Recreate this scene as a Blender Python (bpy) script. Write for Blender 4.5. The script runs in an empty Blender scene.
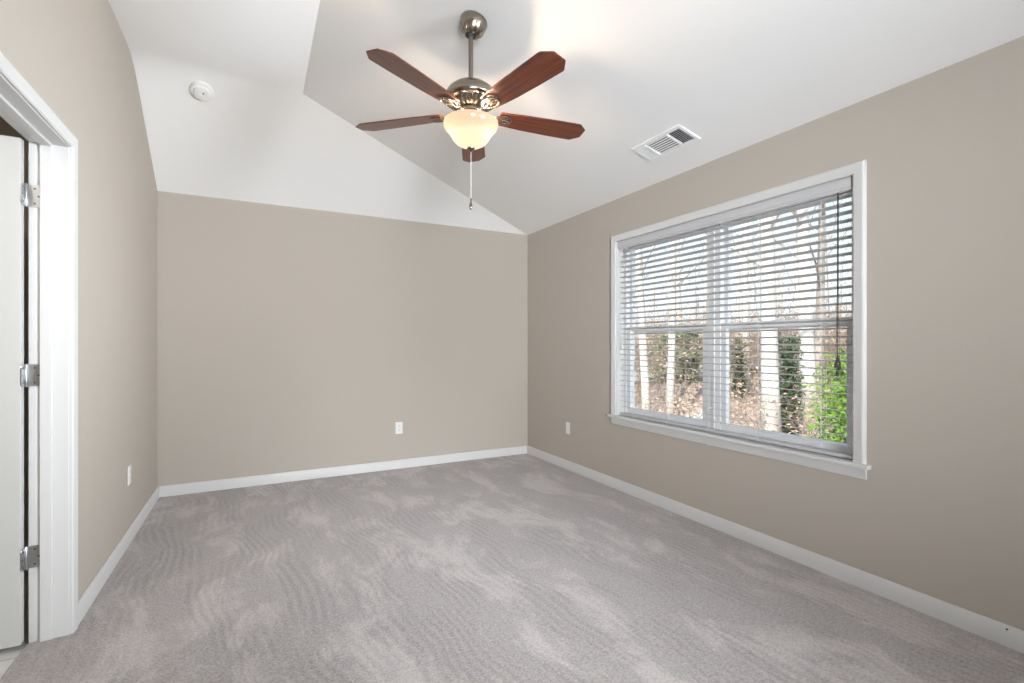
import bpy, bmesh, math, random
from mathutils import Vector, Matrix
PI = math.pi
S = bpy.context.scene
COL = S.collection

# ------------------------------------------------------------------ camera
TH = math.atan2(256, 488)
cam = bpy.data.cameras.new('camera'); cam.lens = 488 / 1024 * 36; cam.sensor_width = 36
cam.shift_y = 2.5 / 1024; cam.clip_start = 0.05; cam.clip_end = 300
camo = bpy.data.objects.new('camera', cam); COL.objects.link(camo)
camo.location = (0, 0, 1.22); camo.rotation_euler = (PI / 2, 0, -TH)
S.camera = camo

# ------------------------------------------------------------------ world, sun, added fill lights, exposure
SKY_STRENGTH = 1.25
w = bpy.data.worlds.new('sky'); S.world = w; w.use_nodes = True
nt = w.node_tree; nt.nodes.clear()
tc = nt.nodes.new('ShaderNodeTexCoord'); sp = nt.nodes.new('ShaderNodeSeparateXYZ')
mr = nt.nodes.new('ShaderNodeMapRange'); mr.inputs[1].default_value = -0.02; mr.inputs[2].default_value = 0.55
cr = nt.nodes.new('ShaderNodeValToRGB'); bg = nt.nodes.new('ShaderNodeBackground'); out = nt.nodes.new('ShaderNodeOutputWorld')
cr.color_ramp.elements[0].color = (0.78, 0.82, 0.86, 1); cr.color_ramp.elements[1].color = (0.34, 0.52, 0.82, 1)
e = cr.color_ramp.elements.new(0.35); e.color = (0.62, 0.72, 0.82, 1)
nt.links.new(tc.outputs['Generated'], sp.inputs[0]); nt.links.new(sp.outputs[2], mr.inputs[0])
nt.links.new(mr.outputs[0], cr.inputs[0]); nt.links.new(cr.outputs[0], bg.inputs[0])
bg.inputs[1].default_value = SKY_STRENGTH; nt.links.new(bg.outputs[0], out.inputs[0])

sun = bpy.data.lights.new('sun', 'SUN'); sun.energy = 6; sun.angle = math.radians(1.0); sun.color = (1, 0.95, 0.87)
suno = bpy.data.objects.new('sun', sun); COL.objects.link(suno)
suno.location = (-8, -4, 12)
suno.rotation_euler = Vector((-0.75, -0.45, 0.75)).to_track_quat('Z', 'Y').to_euler()


COOL = (0.91, 0.955, 1.0)


def area(name, loc, direction, sx, sy, energy, color=(1, 1, 1), spread=180):
    l = bpy.data.lights.new(name, 'AREA'); l.shape = 'RECTANGLE'; l.size = sx; l.size_y = sy
    l.energy = energy; l.color = color
    l.spread = math.radians(spread)
    o = bpy.data.objects.new(name, l); COL.objects.link(o); o.location = loc
    o.rotation_euler = Vector(direction).to_track_quat('-Z', 'Y').to_euler()
    return o


# unseen fill lights added behind the camera
area('fill_side', (2.62, -1.9, 1.45), (-1, 0.4, 0.0), 2.4, 1.5, 37.5, COOL)
area('fill_far_corner', (-0.1, -3.4, 1.6), (2.8, 7.6, -0.5), 1.0, 1.0, 11.0, COOL, 40)
area('fill_left_wall', (2.66, -0.5, 1.5), (-3.3, 4.0, 0.15), 0.9, 1.3, 46.0, COOL, 60)
area('fill_ceiling', (-0.1, -2.4, 1.1), (2.5, 5.8, 1.9), 1.1, 2.0, 18.2, COOL, 56)
area('fill_ceiling_left', (2.0, -2.4, 1.1), (-2.4, 5.8, 1.9), 1.1, 2.0, 1.8, COOL, 56)
area('fill_carpet', (1.0, -2.6, 2.2), (0.15, 5.3, -2.2), 1.0, 1.0, 8.6, COOL, 32)
# unseen light added to brighten the bathroom beyond the door
area('bathroom_fill', (-1.5, 1.5, 2.38), (0, 0, -1), 0.4, 0.4, 11.7, (1.0, 0.96, 0.9))

S.view_settings.view_transform = 'Standard'; S.view_settings.look = 'None'
S.view_settings.gamma = 1; S.view_settings.use_curve_mapping = False
S.view_settings.exposure = 0.45
S.cycles.use_denoising = True
S.cycles.max_bounces = 10; S.cycles.diffuse_bounces = 6; S.cycles.transparent_max_bounces = 24
S.cycles.sample_clamp_indirect = 6; S.cycles.caustics_reflective = False; S.cycles.caustics_refractive = False


# ------------------------------------------------------------------ materials
def mat(name, color=(0.8, 0.8, 0.8), rough=0.5, metal=0.0, spec=0.5, noise=None, bump=None, coat=0.0):
    m = bpy.data.materials.new(name); m.use_nodes = True
    n = m.node_tree; b = n.nodes['Principled BSDF']
    b.inputs['Base Color'].default_value = (*color, 1); b.inputs['Roughness'].default_value = rough
    b.inputs['Metallic'].default_value = metal; b.inputs['Specular IOR Level'].default_value = spec
    b.inputs['Coat Weight'].default_value = coat
    t = n.nodes.new('ShaderNodeTexCoord')
    if noise:
        sc, amt = noise
        x = n.nodes.new('ShaderNodeTexNoise'); x.inputs['Scale'].default_value = sc; x.inputs['Detail'].default_value = 4
        n.links.new(t.outputs['Object'], x.inputs['Vector'])
        r = n.nodes.new('ShaderNodeMapRange'); r.inputs[3].default_value = 1 - amt; r.inputs[4].default_value = 1 + amt
        n.links.new(x.outputs[0], r.inputs[0])
        v = n.nodes.new('ShaderNodeVectorMath'); v.operation = 'SCALE'; v.inputs[0].default_value = color
        n.links.new(r.outputs[0], v.inputs['Scale']); n.links.new(v.outputs[0], b.inputs['Base Color'])
    if bump:
        sc, st, di = bump
        x = n.nodes.new('ShaderNodeTexNoise'); x.inputs['Scale'].default_value = sc; x.inputs['Detail'].default_value = 3
        n.links.new(t.outputs['Object'], x.inputs['Vector'])
        u = n.nodes.new('ShaderNodeBump'); u.inputs['Strength'].default_value = st; u.inputs['Distance'].default_value = di
        n.links.new(x.outputs[0], u.inputs['Height']); n.links.new(u.outputs[0], b.inputs['Normal'])
    return m


M_WALL = mat('beige_wall_paint', (0.475, 0.432, 0.38), 0.85, spec=0.2, noise=(1.2, 0.012), bump=(180, 0.08, 0.002))
M_CEIL = mat('white_ceiling_paint', (0.90, 0.90, 0.895), 0.9, spec=0.15, bump=(160, 0.08, 0.002))
M_TRIM = mat('white_trim_paint', (0.655, 0.655, 0.65), 0.38, spec=0.45, noise=(3, 0.01))
M_DOOR = mat('white_door_paint', (0.55, 0.55, 0.535), 0.45, spec=0.4, noise=(2, 0.01))
M_VINYL = mat('white_window_vinyl', (0.93, 0.93, 0.93), 0.35, noise=(4, 0.01))
M_PLASTIC = mat('white_plastic', (0.82, 0.82, 0.80), 0.35, noise=(8, 0.01))
M_DARK = mat('dark_recess', (0.03, 0.032, 0.036), 0.7, noise=(20, 0.1))
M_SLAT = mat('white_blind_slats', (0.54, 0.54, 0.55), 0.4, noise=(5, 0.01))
M_CORD = mat('white_cord', (0.70, 0.70, 0.68), 0.8, noise=(300, 0.1))
M_TASSEL = mat('dark_cord_tassel', (0.035, 0.03, 0.028), 0.5, noise=(80, 0.2))
M_NICKEL = mat('brushed_nickel', (0.30, 0.26, 0.21), 0.24, 1.0, noise=(60, 0.06))
M_CHAIN = mat('pale_bead_chain', (0.75, 0.70, 0.62), 0.4, 0.2, noise=(60, 0.05))
M_ROD = mat('dark_nickel_rod', (0.20, 0.165, 0.14), 0.4, 0.8, noise=(60, 0.05))
M_STEEL = mat('satin_steel_hinge', (0.50, 0.51, 0.52), 0.33, 1.0, noise=(80, 0.08))
M_GREYLOUV = mat('white_register_enamel', (0.90, 0.91, 0.92), 0.4, noise=(10, 0.02))
M_TILEGROUT = mat('roof_underlay', (0.2, 0.2, 0.2), 0.9, noise=(10, 0.05))


def mat_tile():
    m = mat('pale_floor_tile', (0.6, 0.6, 0.58), 0.3); n = m.node_tree; b = n.nodes['Principled BSDF']
    t = n.nodes.new('ShaderNodeTexCoord'); k = n.nodes.new('ShaderNodeTexBrick')
    k.offset = 0.5; k.inputs['Scale'].default_value = 1.0
    k.inputs['Brick Width'].default_value = 0.61; k.inputs['Row Height'].default_value = 0.305; k.inputs['Mortar Size'].default_value = 0.003
    k.inputs['Color1'].default_value = (0.66, 0.66, 0.63, 1); k.inputs['Color2'].default_value = (0.62, 0.62, 0.6, 1)
    k.inputs['Mortar'].default_value = (0.30, 0.29, 0.28, 1)
    mp = n.nodes.new('ShaderNodeMapping'); mp.inputs['Location'].default_value = (0.1, 0.16, 0)
    n.links.new(t.outputs['Object'], mp.inputs[0]); n.links.new(mp.outputs[0], k.inputs[0]); n.links.new(k.outputs[0], b.inputs['Base Color'])
    return m


M_TILE = mat_tile()


def mat_carpet():
    m = mat('taupe_carpet', (0.3, 0.28, 0.27), 1.0, spec=0.05); n = m.node_tree; b = n.nodes['Principled BSDF']
    N = n.nodes.new; L = n.links.new
    t = N('ShaderNodeTexCoord')
    # vacuum swaths: bands that follow slightly bent strokes
    dn = N('ShaderNodeTexNoise'); dn.inputs['Scale'].default_value = 1.3; dn.inputs['Detail'].default_value = 2
    L(t.outputs['Object'], dn.inputs['Vector'])
    warp = N('ShaderNodeVectorMath'); warp.operation = 'MULTIPLY_ADD'
    warp.inputs[1].default_value = (0.30, 0.30, 0); L(dn.outputs['Color'], warp.inputs[0]); L(t.outputs['Object'], warp.inputs[2])
    mp = N('ShaderNodeMapping'); mp.inputs['Rotation'].default_value = (0, 0, 0.15); mp.inputs['Scale'].default_value = (2.7, 1.15, 1)
    L(warp.outputs[0], mp.inputs[0])
    sw = N('ShaderNodeTexNoise'); sw.inputs['Scale'].default_value = 1.25; sw.inputs['Detail'].default_value = 8; sw.inputs['Roughness'].default_value = 0.68
    sw.inputs['Distortion'].default_value = 0.35
    L(mp.outputs[0], sw.inputs['Vector'])
    swr = N('ShaderNodeMapRange'); swr.inputs[1].default_value = 0.47; swr.inputs[2].default_value = 0.62; swr.interpolation_type = 'SMOOTHSTEP'
    L(sw.outputs[0], swr.inputs[0])
    # ripples left by the brush
    wv = N('ShaderNodeTexWave'); wv.wave_type = 'BANDS'; wv.bands_direction = 'X'; wv.inputs['Scale'].default_value = 7.5
    wv.inputs['Distortion'].default_value = 1.6; wv.inputs['Detail'].default_value = 2; wv.inputs['Detail Scale'].default_value = 0.6
    mw = N('ShaderNodeMapping'); mw.inputs['Rotation'].default_value = (0, 0, -0.12)
    L(warp.outputs[0], mw.inputs[0]); L(mw.outputs[0], wv.inputs['Vector'])
    msk = N('ShaderNodeTexNoise'); msk.inputs['Scale'].default_value = 1.7; msk.inputs['Detail'].default_value = 1
    L(mp.outputs[0], msk.inputs['Vector'])
    mk = N('ShaderNodeMapRange'); mk.inputs[1].default_value = 0.42; mk.inputs[2].default_value = 0.56; L(msk.outputs[0], mk.inputs[0])
    wm = N('ShaderNodeMath'); wm.operation = 'MULTIPLY'; L(wv.outputs['Fac'], wm.inputs[0]); L(mk.outputs[0], wm.inputs[1])
    # pile grain
    g = N('ShaderNodeTexNoise'); g.inputs['Scale'].default_value = 95; g.inputs['Detail'].default_value = 3; g.inputs['Roughness'].default_value = 0.75
    L(t.outputs['Object'], g.inputs['Vector'])
    g2 = N('ShaderNodeTexNoise'); g2.inputs['Scale'].default_value = 42; g2.inputs['Detail'].default_value = 3
    L(t.outputs['Object'], g2.inputs['Vector'])

    def mul(a, k, c):
        q = N('ShaderNodeMath'); q.operation = 'MULTIPLY_ADD'; L(a, q.inputs[0]); q.inputs[1].default_value = k
        if isinstance(c, (int, float)): q.inputs[2].default_value = c
        else: L(c, q.inputs[2])
        return q.outputs[0]
    f = mul(swr.outputs[0], 0.34, 0.37)
    f = mul(wm.outputs[0], -0.13, f)
    f = mul(g.outputs[0], 1.7, f)
    f = mul(g2.outputs[0], 0.35, f)
    r = N('ShaderNodeMapRange'); r.inputs[1].default_value = 0.78; r.inputs[2].default_value = 2.12
    L(f, r.inputs[0])
    c = N('ShaderNodeValToRGB')
    c.color_ramp.elements[0].color = (0.150, 0.131, 0.127, 1); c.color_ramp.elements[1].color = (0.62, 0.575, 0.565, 1)
    L(r.outputs[0], c.inputs[0]); L(c.outputs[0], b.inputs['Base Color'])
    b.inputs['Sheen Weight'].default_value = 0.25; b.inputs['Sheen Roughness'].default_value = 0.6
    hsum = mul(wm.outputs[0], -0.35, g.outputs[0])
    u = N('ShaderNodeBump'); u.inputs['Strength'].default_value = 0.55; u.inputs['Distance'].default_value = 0.008
    L(hsum, u.inputs['Height']); L(u.outputs[0], b.inputs['Normal'])
    return m


M_CARPET = mat_carpet()


def mat_wood():
    m = mat('cherry_blade_veneer', (0.2, 0.05, 0.02), 0.3, spec=0.5, coat=0.4); n = m.node_tree; b = n.nodes['Principled BSDF']
    t = n.nodes.new('ShaderNodeTexCoord'); mp = n.nodes.new('ShaderNodeMapping'); mp.inputs['Scale'].default_value = (1.6, 34, 34)
    x = n.nodes.new('ShaderNodeTexNoise'); x.inputs['Scale'].default_value = 2.2; x.inputs['Detail'].default_value = 6; x.inputs['Distortion'].default_value = 0.6
    c = n.nodes.new('ShaderNodeValToRGB'); c.color_ramp.elements[0].position = 0.3; c.color_ramp.elements[1].position = 0.75
    c.color_ramp.elements[0].color = (0.050, 0.010, 0.004, 1); c.color_ramp.elements[1].color = (0.22, 0.050, 0.016, 1)
    n.links.new(t.outputs['Object'], mp.inputs[0]); n.links.new(mp.outputs[0], x.inputs[0]); n.links.new(x.outputs[0], c.inputs[0])
    n.links.new(c.outputs[0], b.inputs['Base Color']); b.inputs['Coat Roughness'].default_value = 0.25
    return m


M_WOOD = mat_wood()


def mat_bowl():
    m = bpy.data.materials.new('frosted_amber_glass'); m.use_nodes = True; n = m.node_tree; n.nodes.clear()
    N = n.nodes.new; L = n.links.new
    t = N('ShaderNodeTexCoord'); x = N('ShaderNodeTexNoise'); x.inputs['Scale'].default_value = 14; x.inputs['Detail'].default_value = 4; x.inputs['Distortion'].default_value = 1.5
    L(t.outputs['Object'], x.inputs[0])
    c = N('ShaderNodeValToRGB'); c.color_ramp.elements[0].color = (0.032, 0.028, 0.024, 1); c.color_ramp.elements[1].color = (0.050, 0.046, 0.041, 1); L(x.outputs[0], c.inputs[0])
    tr = N('ShaderNodeBsdfTranslucent'); df = N('ShaderNodeBsdfDiffuse'); gl = N('ShaderNodeBsdfGlossy'); gl.inputs['Roughness'].default_value = 0.15
    L(c.outputs[0], tr.inputs[0]); L(c.outputs[0], df.inputs[0])
    m1 = N('ShaderNodeMixShader'); m1.inputs[0].default_value = 0.4; L(tr.outputs[0], m1.inputs[1]); L(df.outputs[0], m1.inputs[2])
    m2 = N('ShaderNodeMixShader'); m2.inputs[0].default_value = 0.05; L(m1.outputs[0], m2.inputs[1]); L(gl.outputs[0], m2.inputs[2])
    em = N('ShaderNodeEmission'); em.inputs[0].default_value = (1.0, 0.74, 0.50, 1); em.inputs[1].default_value = 0.32
    ad = N('ShaderNodeAddShader'); L(m2.outputs[0], ad.inputs[0]); L(em.outputs[0], ad.inputs[1])
    o = N('ShaderNodeOutputMaterial'); L(ad.outputs[0], o.inputs[0])
    return m


M_BOWL = mat_bowl()


def mat_glass():
    m = bpy.data.materials.new('window_glass'); m.use_nodes = True; n = m.node_tree; n.nodes.clear()
    N = n.nodes.new; L = n.links.new
    tr = N('ShaderNodeBsdfTransparent'); tr.inputs[0].default_value = (0.96, 0.98, 0.975, 1)
    gl = N('ShaderNodeBsdfGlossy'); gl.inputs['Roughness'].default_value = 0.0
    fr = N('ShaderNodeFresnel'); fr.inputs[0].default_value = 1.35
    geo = N('ShaderNodeNewGeometry'); q = N('ShaderNodeMath'); q.operation = 'MULTIPLY_ADD'; q.inputs[1].default_value = -1; q.inputs[2].default_value = 1
    L(geo.outputs['Backfacing'], q.inputs[0]); p = N('ShaderNodeMath'); p.operation = 'MULTIPLY'; L(fr.outputs[0], p.inputs[0]); L(q.outputs[0], p.inputs[1])
    mx = N('ShaderNodeMixShader'); L(p.outputs[0], mx.inputs[0]); L(tr.outputs[0], mx.inputs[1]); L(gl.outputs[0], mx.inputs[2])
    o = N('ShaderNodeOutputMaterial'); L(mx.outputs[0], o.inputs[0])
    return m


M_GLASS = mat_glass()


def mat_emit(name, col, s):
    m = bpy.data.materials.new(name); m.use_nodes = True; n = m.node_tree; n.nodes.clear()
    e = n.nodes.new('ShaderNodeEmission'); e.inputs[0].default_value = (*col, 1); e.inputs[1].default_value = s
    o = n.nodes.new('ShaderNodeOutputMaterial'); n.links.new(e.outputs[0], o.inputs[0])
    return m


M_BULB = mat_emit('glowing_bulb', (1.0, 0.76, 0.54), 470)


def mat_ramp(name, stops, scale, rough=0.9, detail=5, stretch=(1, 1, 1), bump=0.0, transl=False):
    m = mat(name, (0.3, 0.3, 0.3), rough, spec=0.15); n = m.node_tree; b = n.nodes['Principled BSDF']
    t = n.nodes.new('ShaderNodeTexCoord'); mp = n.nodes.new('ShaderNodeMapping'); mp.inputs['Scale'].default_value = stretch
    x = n.nodes.new('ShaderNodeTexNoise'); x.inputs['Scale'].default_value = scale; x.inputs['Detail'].default_value = detail; x.inputs['Roughness'].default_value = 0.7
    c = n.nodes.new('ShaderNodeValToRGB')
    for i, (p, col) in enumerate(stops):
        el = c.color_ramp.elements[i] if i < 2 else c.color_ramp.elements.new(p)
        el.position = p; el.color = (*col, 1)
    n.links.new(t.outputs['Object'], mp.inputs[0]); n.links.new(mp.outputs[0], x.inputs[0]); n.links.new(x.outputs[0], c.inputs[0])
    n.links.new(c.outputs[0], b.inputs['Base Color'])
    if bump:
        u = n.nodes.new('ShaderNodeBump'); u.inputs['Strength'].default_value = bump; u.inputs['Distance'].default_value = 0.03
        n.links.new(x.outputs[0], u.inputs['Height']); n.links.new(u.outputs[0], b.inputs['Normal'])
    return m


M_BARK = mat_ramp('pale_grey_bark', [(0.3, (0.40, 0.36, 0.32)), (0.7, (0.78, 0.75, 0.70))], 5, stretch=(1, 1, 0.3), bump=0.5)
M_BARK2 = mat_ramp('grey_brown_bark', [(0.3, (0.22, 0.18, 0.155)), (0.7, (0.52, 0.46, 0.41))], 6, stretch=(1, 1, 0.3), bump=0.5)
M_BARKD = mat_ramp('dark_furrowed_bark', [(0.3, (0.04, 0.034, 0.028)), (0.7, (0.16, 0.13, 0.11))], 7, stretch=(1, 1, 0.3), bump=0.6)
M_LITTER = mat_ramp('leaf_litter', [(0.25, (0.16, 0.115, 0.09)), (0.72, (0.66, 0.53, 0.44)), (0.5, (0.42, 0.31, 0.24))], 9, detail=8, bump=0.8)
M_GRAVEL = mat_ramp('pale_gravel', [(0.3, (0.42, 0.41, 0.40)), (0.7, (0.72, 0.71, 0.70))], 14, detail=6, bump=0.4)
M_ROCK = mat_ramp('pale_rock', [(0.3, (0.4, 0.38, 0.35)), (0.7, (0.78, 0.76, 0.73))], 4, detail=6, bump=0.6)
M_BRUSH = mat_ramp('dry_brush', [(0.3, (0.20, 0.15, 0.11)), (0.7, (0.50, 0.39, 0.30))], 2, detail=4)
M_BRLEAF = mat_ramp('withered_leaves', [(0.3, (0.30, 0.19, 0.13)), (0.7, (0.60, 0.44, 0.33))], 3, detail=4)
M_GREEN = mat_ramp('fresh_green_leaves', [(0.25, (0.045, 0.10, 0.02)), (0.75, (0.27, 0.38, 0.07)), (0.5, (0.13, 0.23, 0.035))], 4, detail=5)
M_DKGREEN = mat_ramp('dark_ivy_leaves', [(0.3, (0.02, 0.045, 0.02)), (0.7, (0.10, 0.15, 0.07))], 5, detail=4)


# ------------------------------------------------------------------ mesh helpers
def obj(name, bm, m, parent=None, smooth=False, loc=None, rot=None):
    bmesh.ops.recalc_face_normals(bm, faces=bm.faces)
    me = bpy.data.meshes.new(name); bm.to_mesh(me); bm.free()
    if smooth is not False:
        me.shade_smooth()
        if smooth is not True: me.set_sharp_from_angle(angle=smooth)
    me.materials.append(m)
    o = bpy.data.objects.new(name, me); COL.objects.link(o)
    if parent: o.parent = parent
    if loc: o.location = loc
    if rot: o.rotation_euler = rot
    return o


def tag(o, label=None, cat=None, group=None, kind=None):
    if label: o['label'] = label
    if cat: o['category'] = cat
    if group: o['group'] = group
    if kind: o['kind'] = kind
    return o


def empty(name, loc=(0, 0, 0), rz=0, label=None, cat=None, group=None):
    o = bpy.data.objects.new(name, None); COL.objects.link(o); o.empty_display_size = 0.1
    o.location = loc; o.rotation_euler = (0, 0, rz)
    return tag(o, label, cat, group)


def box(bm, x0, x1, y0, y1, z0, z1, bev=0, M=None):
    r = bmesh.ops.create_cube(bm, size=1)['verts']
    bmesh.ops.scale(bm, vec=(abs(x1 - x0), abs(y1 - y0), abs(z1 - z0)), verts=r)
    bmesh.ops.translate(bm, vec=((x0 + x1) / 2, (y0 + y1) / 2, (z0 + z1) / 2), verts=r)
    if bev:
        ed = list({e for v in r for e in v.link_edges})
        q = bmesh.ops.bevel(bm, geom=ed, offset=bev, segments=2, profile=0.6, affect='EDGES')
        r = list({v for f in q['faces'] for v in f.verts} | {v for v in r if v.is_valid})
    if M is not None: bmesh.ops.transform(bm, matrix=M, verts=r)
    return bm


def B(): return bmesh.new()


def lathe(bm, prof, n=48, M=None, close=False):
    rings = []
    for r, z in prof:
        if r < 1e-6: rings.append([bm.verts.new((0, 0, z))])
        else: rings.append([bm.verts.new((r * math.cos(2 * PI * k / n), r * math.sin(2 * PI * k / n), z)) for k in range(n)])
    for a, b in zip(rings, rings[1:]):
        for k in range(n):
            k2 = (k + 1) % n
            if len(a) == 1 and len(b) == 1: continue
            if len(a) == 1: bm.faces.new((a[0], b[k], b[k2]))
            elif len(b) == 1: bm.faces.new((a[k], a[k2], b[0]))
            else: bm.faces.new((a[k], a[k2], b[k2], b[k]))
    if M is not None: bmesh.ops.transform(bm, matrix=M, verts=[v for r in rings for v in r])
    return bm


def tube(bm, pts, rad, n=8, cap=True, flat=1.0):
    pts = [Vector(p) for p in pts]
    if not isinstance(rad, (list, tuple)): rad = [rad] * len(pts)
    rings = []; up = None
    for i, p in enumerate(pts):
        d = (pts[min(i + 1, len(pts) - 1)] - pts[max(i - 1, 0)])
        if d.length < 1e-9: d = Vector((0, 0, 1))
        d.normalize()
        if up is None: up = Vector((0, 0, 1)) if abs(d.z) < 0.9 else Vector((1, 0, 0))
        a = d.cross(up)
        if a.length < 1e-4: a = d.cross(Vector((0, 1, 0.3)))
        a.normalize(); b = a.cross(d).normalized(); up = b
        rings.append([bm.verts.new(p + a * rad[i] * math.cos(2 * PI * k / n) + b * rad[i] * flat * math.sin(2 * PI * k / n)) for k in range(n)])
    for r, s in zip(rings, rings[1:]):
        for k in range(n): bm.faces.new((r[k], r[(k + 1) % n], s[(k + 1) % n], s[k]))
    if cap:
        bm.faces.new(rings[0][::-1]); bm.faces.new(rings[-1])
    return bm


def prism(bm, poly, M):
    """poly: (a, b) outline extruded 0..1 along local z; M maps (a, b, t) to the scene."""
    v0 = [bm.verts.new(M @ Vector((a, b, 0))) for a, b in poly]; v1 = [bm.verts.new(M @ Vector((a, b, 1))) for a, b in poly]
    bm.faces.new(v0[::-1]); bm.faces.new(v1)
    n = len(poly)
    for k in range(n): bm.faces.new((v0[k], v0[(k + 1) % n], v1[(k + 1) % n], v1[k]))
    return bm


def frame_matrix(o, a, b, t):
    a, b, t = Vector(a), Vector(b), Vector(t)
    return Matrix(((a.x, b.x, t.x, o[0]), (a.y, b.y, t.y, o[1]), (a.z, b.z, t.z, o[2]), (0, 0, 0, 1)))


# ------------------------------------------------------------------ room shell
XL, XR, YB, YF = -0.696, 2.692, 4.757, -4.3
H1, H2, XH, YH = 2.44, 3.05, 0.302, 3.87
WT = 0.14
WY0, WY1, WZ0, WZ1 = 1.396, 3.228, 0.61, 2.088       # window opening
DY0, DY1, DZ = 1.905, 2.675, 2.045                   # door opening
SL = (H1 - H2) / (XR - XH)


def ceil_r(x): return H2 + SL * (x - XH)


def struct(name, bm, m, parent=None, **k):
    o = obj(name, bm, m, parent, **k)
    if parent is None: o['kind'] = 'structure'
    return o


bm = B(); box(bm, XL - 0.13, XR + 0.05, YF, YB + 0.05, -0.06, 0.0)
struct('floor', bm, M_CARPET)
# left wall (with the doorway)
bm = B()
box(bm, XL - 0.124, XL, YF - 0.1, DY0 - 0.018, -0.05, H2 + 0.08); box(bm, XL - 0.124, XL, DY1 + 0.018, YB + 0.1, -0.05, H2 + 0.08)
box(bm, XL - 0.124, XL, DY0 - 0.018, DY1 + 0.018, DZ + 0.018, H2 + 0.08)
struct('wall_left', bm, M_WALL)
bm = B(); box(bm, XL - 0.124, XR + 0.16, YB, YB + 0.12, -0.05, H1 + 0.08)
struct('wall_back', bm, M_WALL)
# right wall with the window opening
bm = B()
box(bm, XR, XR + WT + 0.02, YF - 0.1, WY0 - 0.012, -0.05, H1 + 0.05); box(bm, XR, XR + WT + 0.02, WY1 + 0.012, YB + 0.1, -0.05, H1 + 0.05)
box(bm, XR, XR + WT + 0.02, WY0 - 0.012, WY1 + 0.012, -0.05, WZ0 - 0.03); box(bm, XR, XR + WT + 0.02, WY0 - 0.012, WY1 + 0.012, WZ1 + 0.012, H1 + 0.05)
struct('wall_right', bm, M_WALL)
bm = B(); box(bm, XL - 0.124, XR + 0.16, YF - 0.12, YF, -0.05, H2 + 0.08)
struct('wall_rear', bm, M_WALL)
# ceiling: flat top, slope from the back wall, slope from the window wall, meeting on a hip; the bend between top and back slope is eased
bm = B()
T = 0.09


def zprof(y, R_=0.16):
    sl = (H1 - H2) / (YB - YH)
    if y <= YH - R_: return H2
    if y >= YH + R_: return H2 + sl * (y - YH)
    return H2 + sl * (y - YH + R_) ** 2 / (4 * R_)


xa = XL - .1
c_, e_, f_ = (XH, YH, H2), (xa, YB, H1), (XR, YB, H1)
ys = [YH - .16 + .32 * k / 10 for k in range(11)]
lowf = [[(xa, YF - .05, H2), (XH, YF - .05, H2), c_, (xa, ys[0], H2)]]
for k in range(10): lowf.append([(xa, ys[k], zprof(ys[k])), c_, (xa, ys[k + 1], zprof(ys[k + 1]))])
lowf.append([(xa, ys[10], zprof(ys[10])), c_, f_, e_]); lowf.append([(XH, YF - .05, H2), (XR, YF - .05, H1), f_, c_])
vm = {}


def vget(p, dz=0):
    key = (round(p[0], 5), round(p[1], 5), round(p[2] + dz, 5))
    if key not in vm: vm[key] = bm.verts.new(key)
    return vm[key]


for f in lowf:
    bm.faces.new([vget(p) for p in f]); bm.faces.new([vget(p, T) for p in f[::-1]])
rim = [(xa, YF - .05, H2), (XH, YF - .05, H2), (XR, YF - .05, H1), f_, e_] + [(xa, y, zprof(y)) for y in reversed(ys)]
for p, q in zip(rim, rim[1:] + rim[:1]): bm.faces.new((vget(p), vget(q), vget(q, T), vget(p, T)))
struct('ceiling', bm, M_CEIL, smooth=math.radians(9))
# bathroom beyond the doorway
bm = B(); box(bm, -2.9, XL - 0.13, 1.0, 3.5, -0.06, -0.004)
struct('floor_bathroom', bm, M_TILE)
bm = B()
box(bm, -3.0, -2.9, 0.9, 3.6, -0.05, 2.5); box(bm, -2.9, XL - 0.125, 3.5, 3.6, -0.05, 2.5); box(bm, -2.9, XL - 0.125, 0.9, 1.0, -0.05, 2.5)
struct('wall_bathroom', bm, M_WALL)
bm = B(); box(bm, -2.9, XL - 0.125, 1.0, 3.5, 2.44, 2.5)
struct('ceiling_bathroom', bm, M_CEIL)

# baseboards, moulded top
BB = [(0, 0), (0.0145, 0), (0.0145, 0.062), (0.0115, 0.069), (0.0105, 0.077), (0.006, 0.084), (0, 0.084)]
DC = 0.056   # door casing width


def board(name, o, a, run):
    bm = B(); prism(bm, BB, frame_matrix(o, a, (0, 0, 1), run)); return struct(name, bm, M_TRIM, smooth=0.5)


board('baseboard_back', (XL + .0145, YB, 0), (0, -1, 0), (XR - XL - .029, 0, 0))
bb_r = board('baseboard_right', (XR, YF, 0), (-1, 0, 0), (0, YB - YF, 0))
board('baseboard_left', (XL, DY1 + DC + .004, 0), (1, 0, 0), (0, YB - DY1 - DC - .004, 0))
board('baseboard_left', (XL, YF, 0), (1, 0, 0), (0, DY0 - DC - .004 - YF, 0))
bm = B(); lathe(bm, [(0, .0), (.004, .0), (.0035, .002), (0, .0025)], 12, Matrix.Translation((XR - .0118, .815, .070)) @ Matrix.Rotation(-PI / 2, 4, 'Y'))
obj('nail_hole', bm, M_DARK, bb_r)

# ------------------------------------------------------------------ door frame (casing, jamb, stops)
CAS = [(0, 0), (0, .010), (.006, .0145), (.020, .0155), (.028, .018), (.045, .019), (.051, .016), (.0555, .010), (.0555, 0)]
trim = empty('trim_1'); trim['kind'] = 'structure'


def mitred(bm, corners, prof, depth_dir, insides):
    """moulding swept round corners; profile (w, d): w outward from the opening, d into the room"""
    n = len(corners); rows = []
    for c, o in zip(corners, insides):
        rows.append([bm.verts.new(Vector(c) + Vector(o) * w + Vector(depth_dir) * d) for w, d in prof])
    for a, b in zip(rows, rows[1:]):
        for k in range(len(prof) - 1): bm.faces.new((a[k], a[k + 1], b[k + 1], b[k]))
        bm.faces.new((a[-1], a[0], b[0], b[-1]))
    bm.faces.new(rows[0]); bm.faces.new(rows[-1][::-1])


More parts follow.
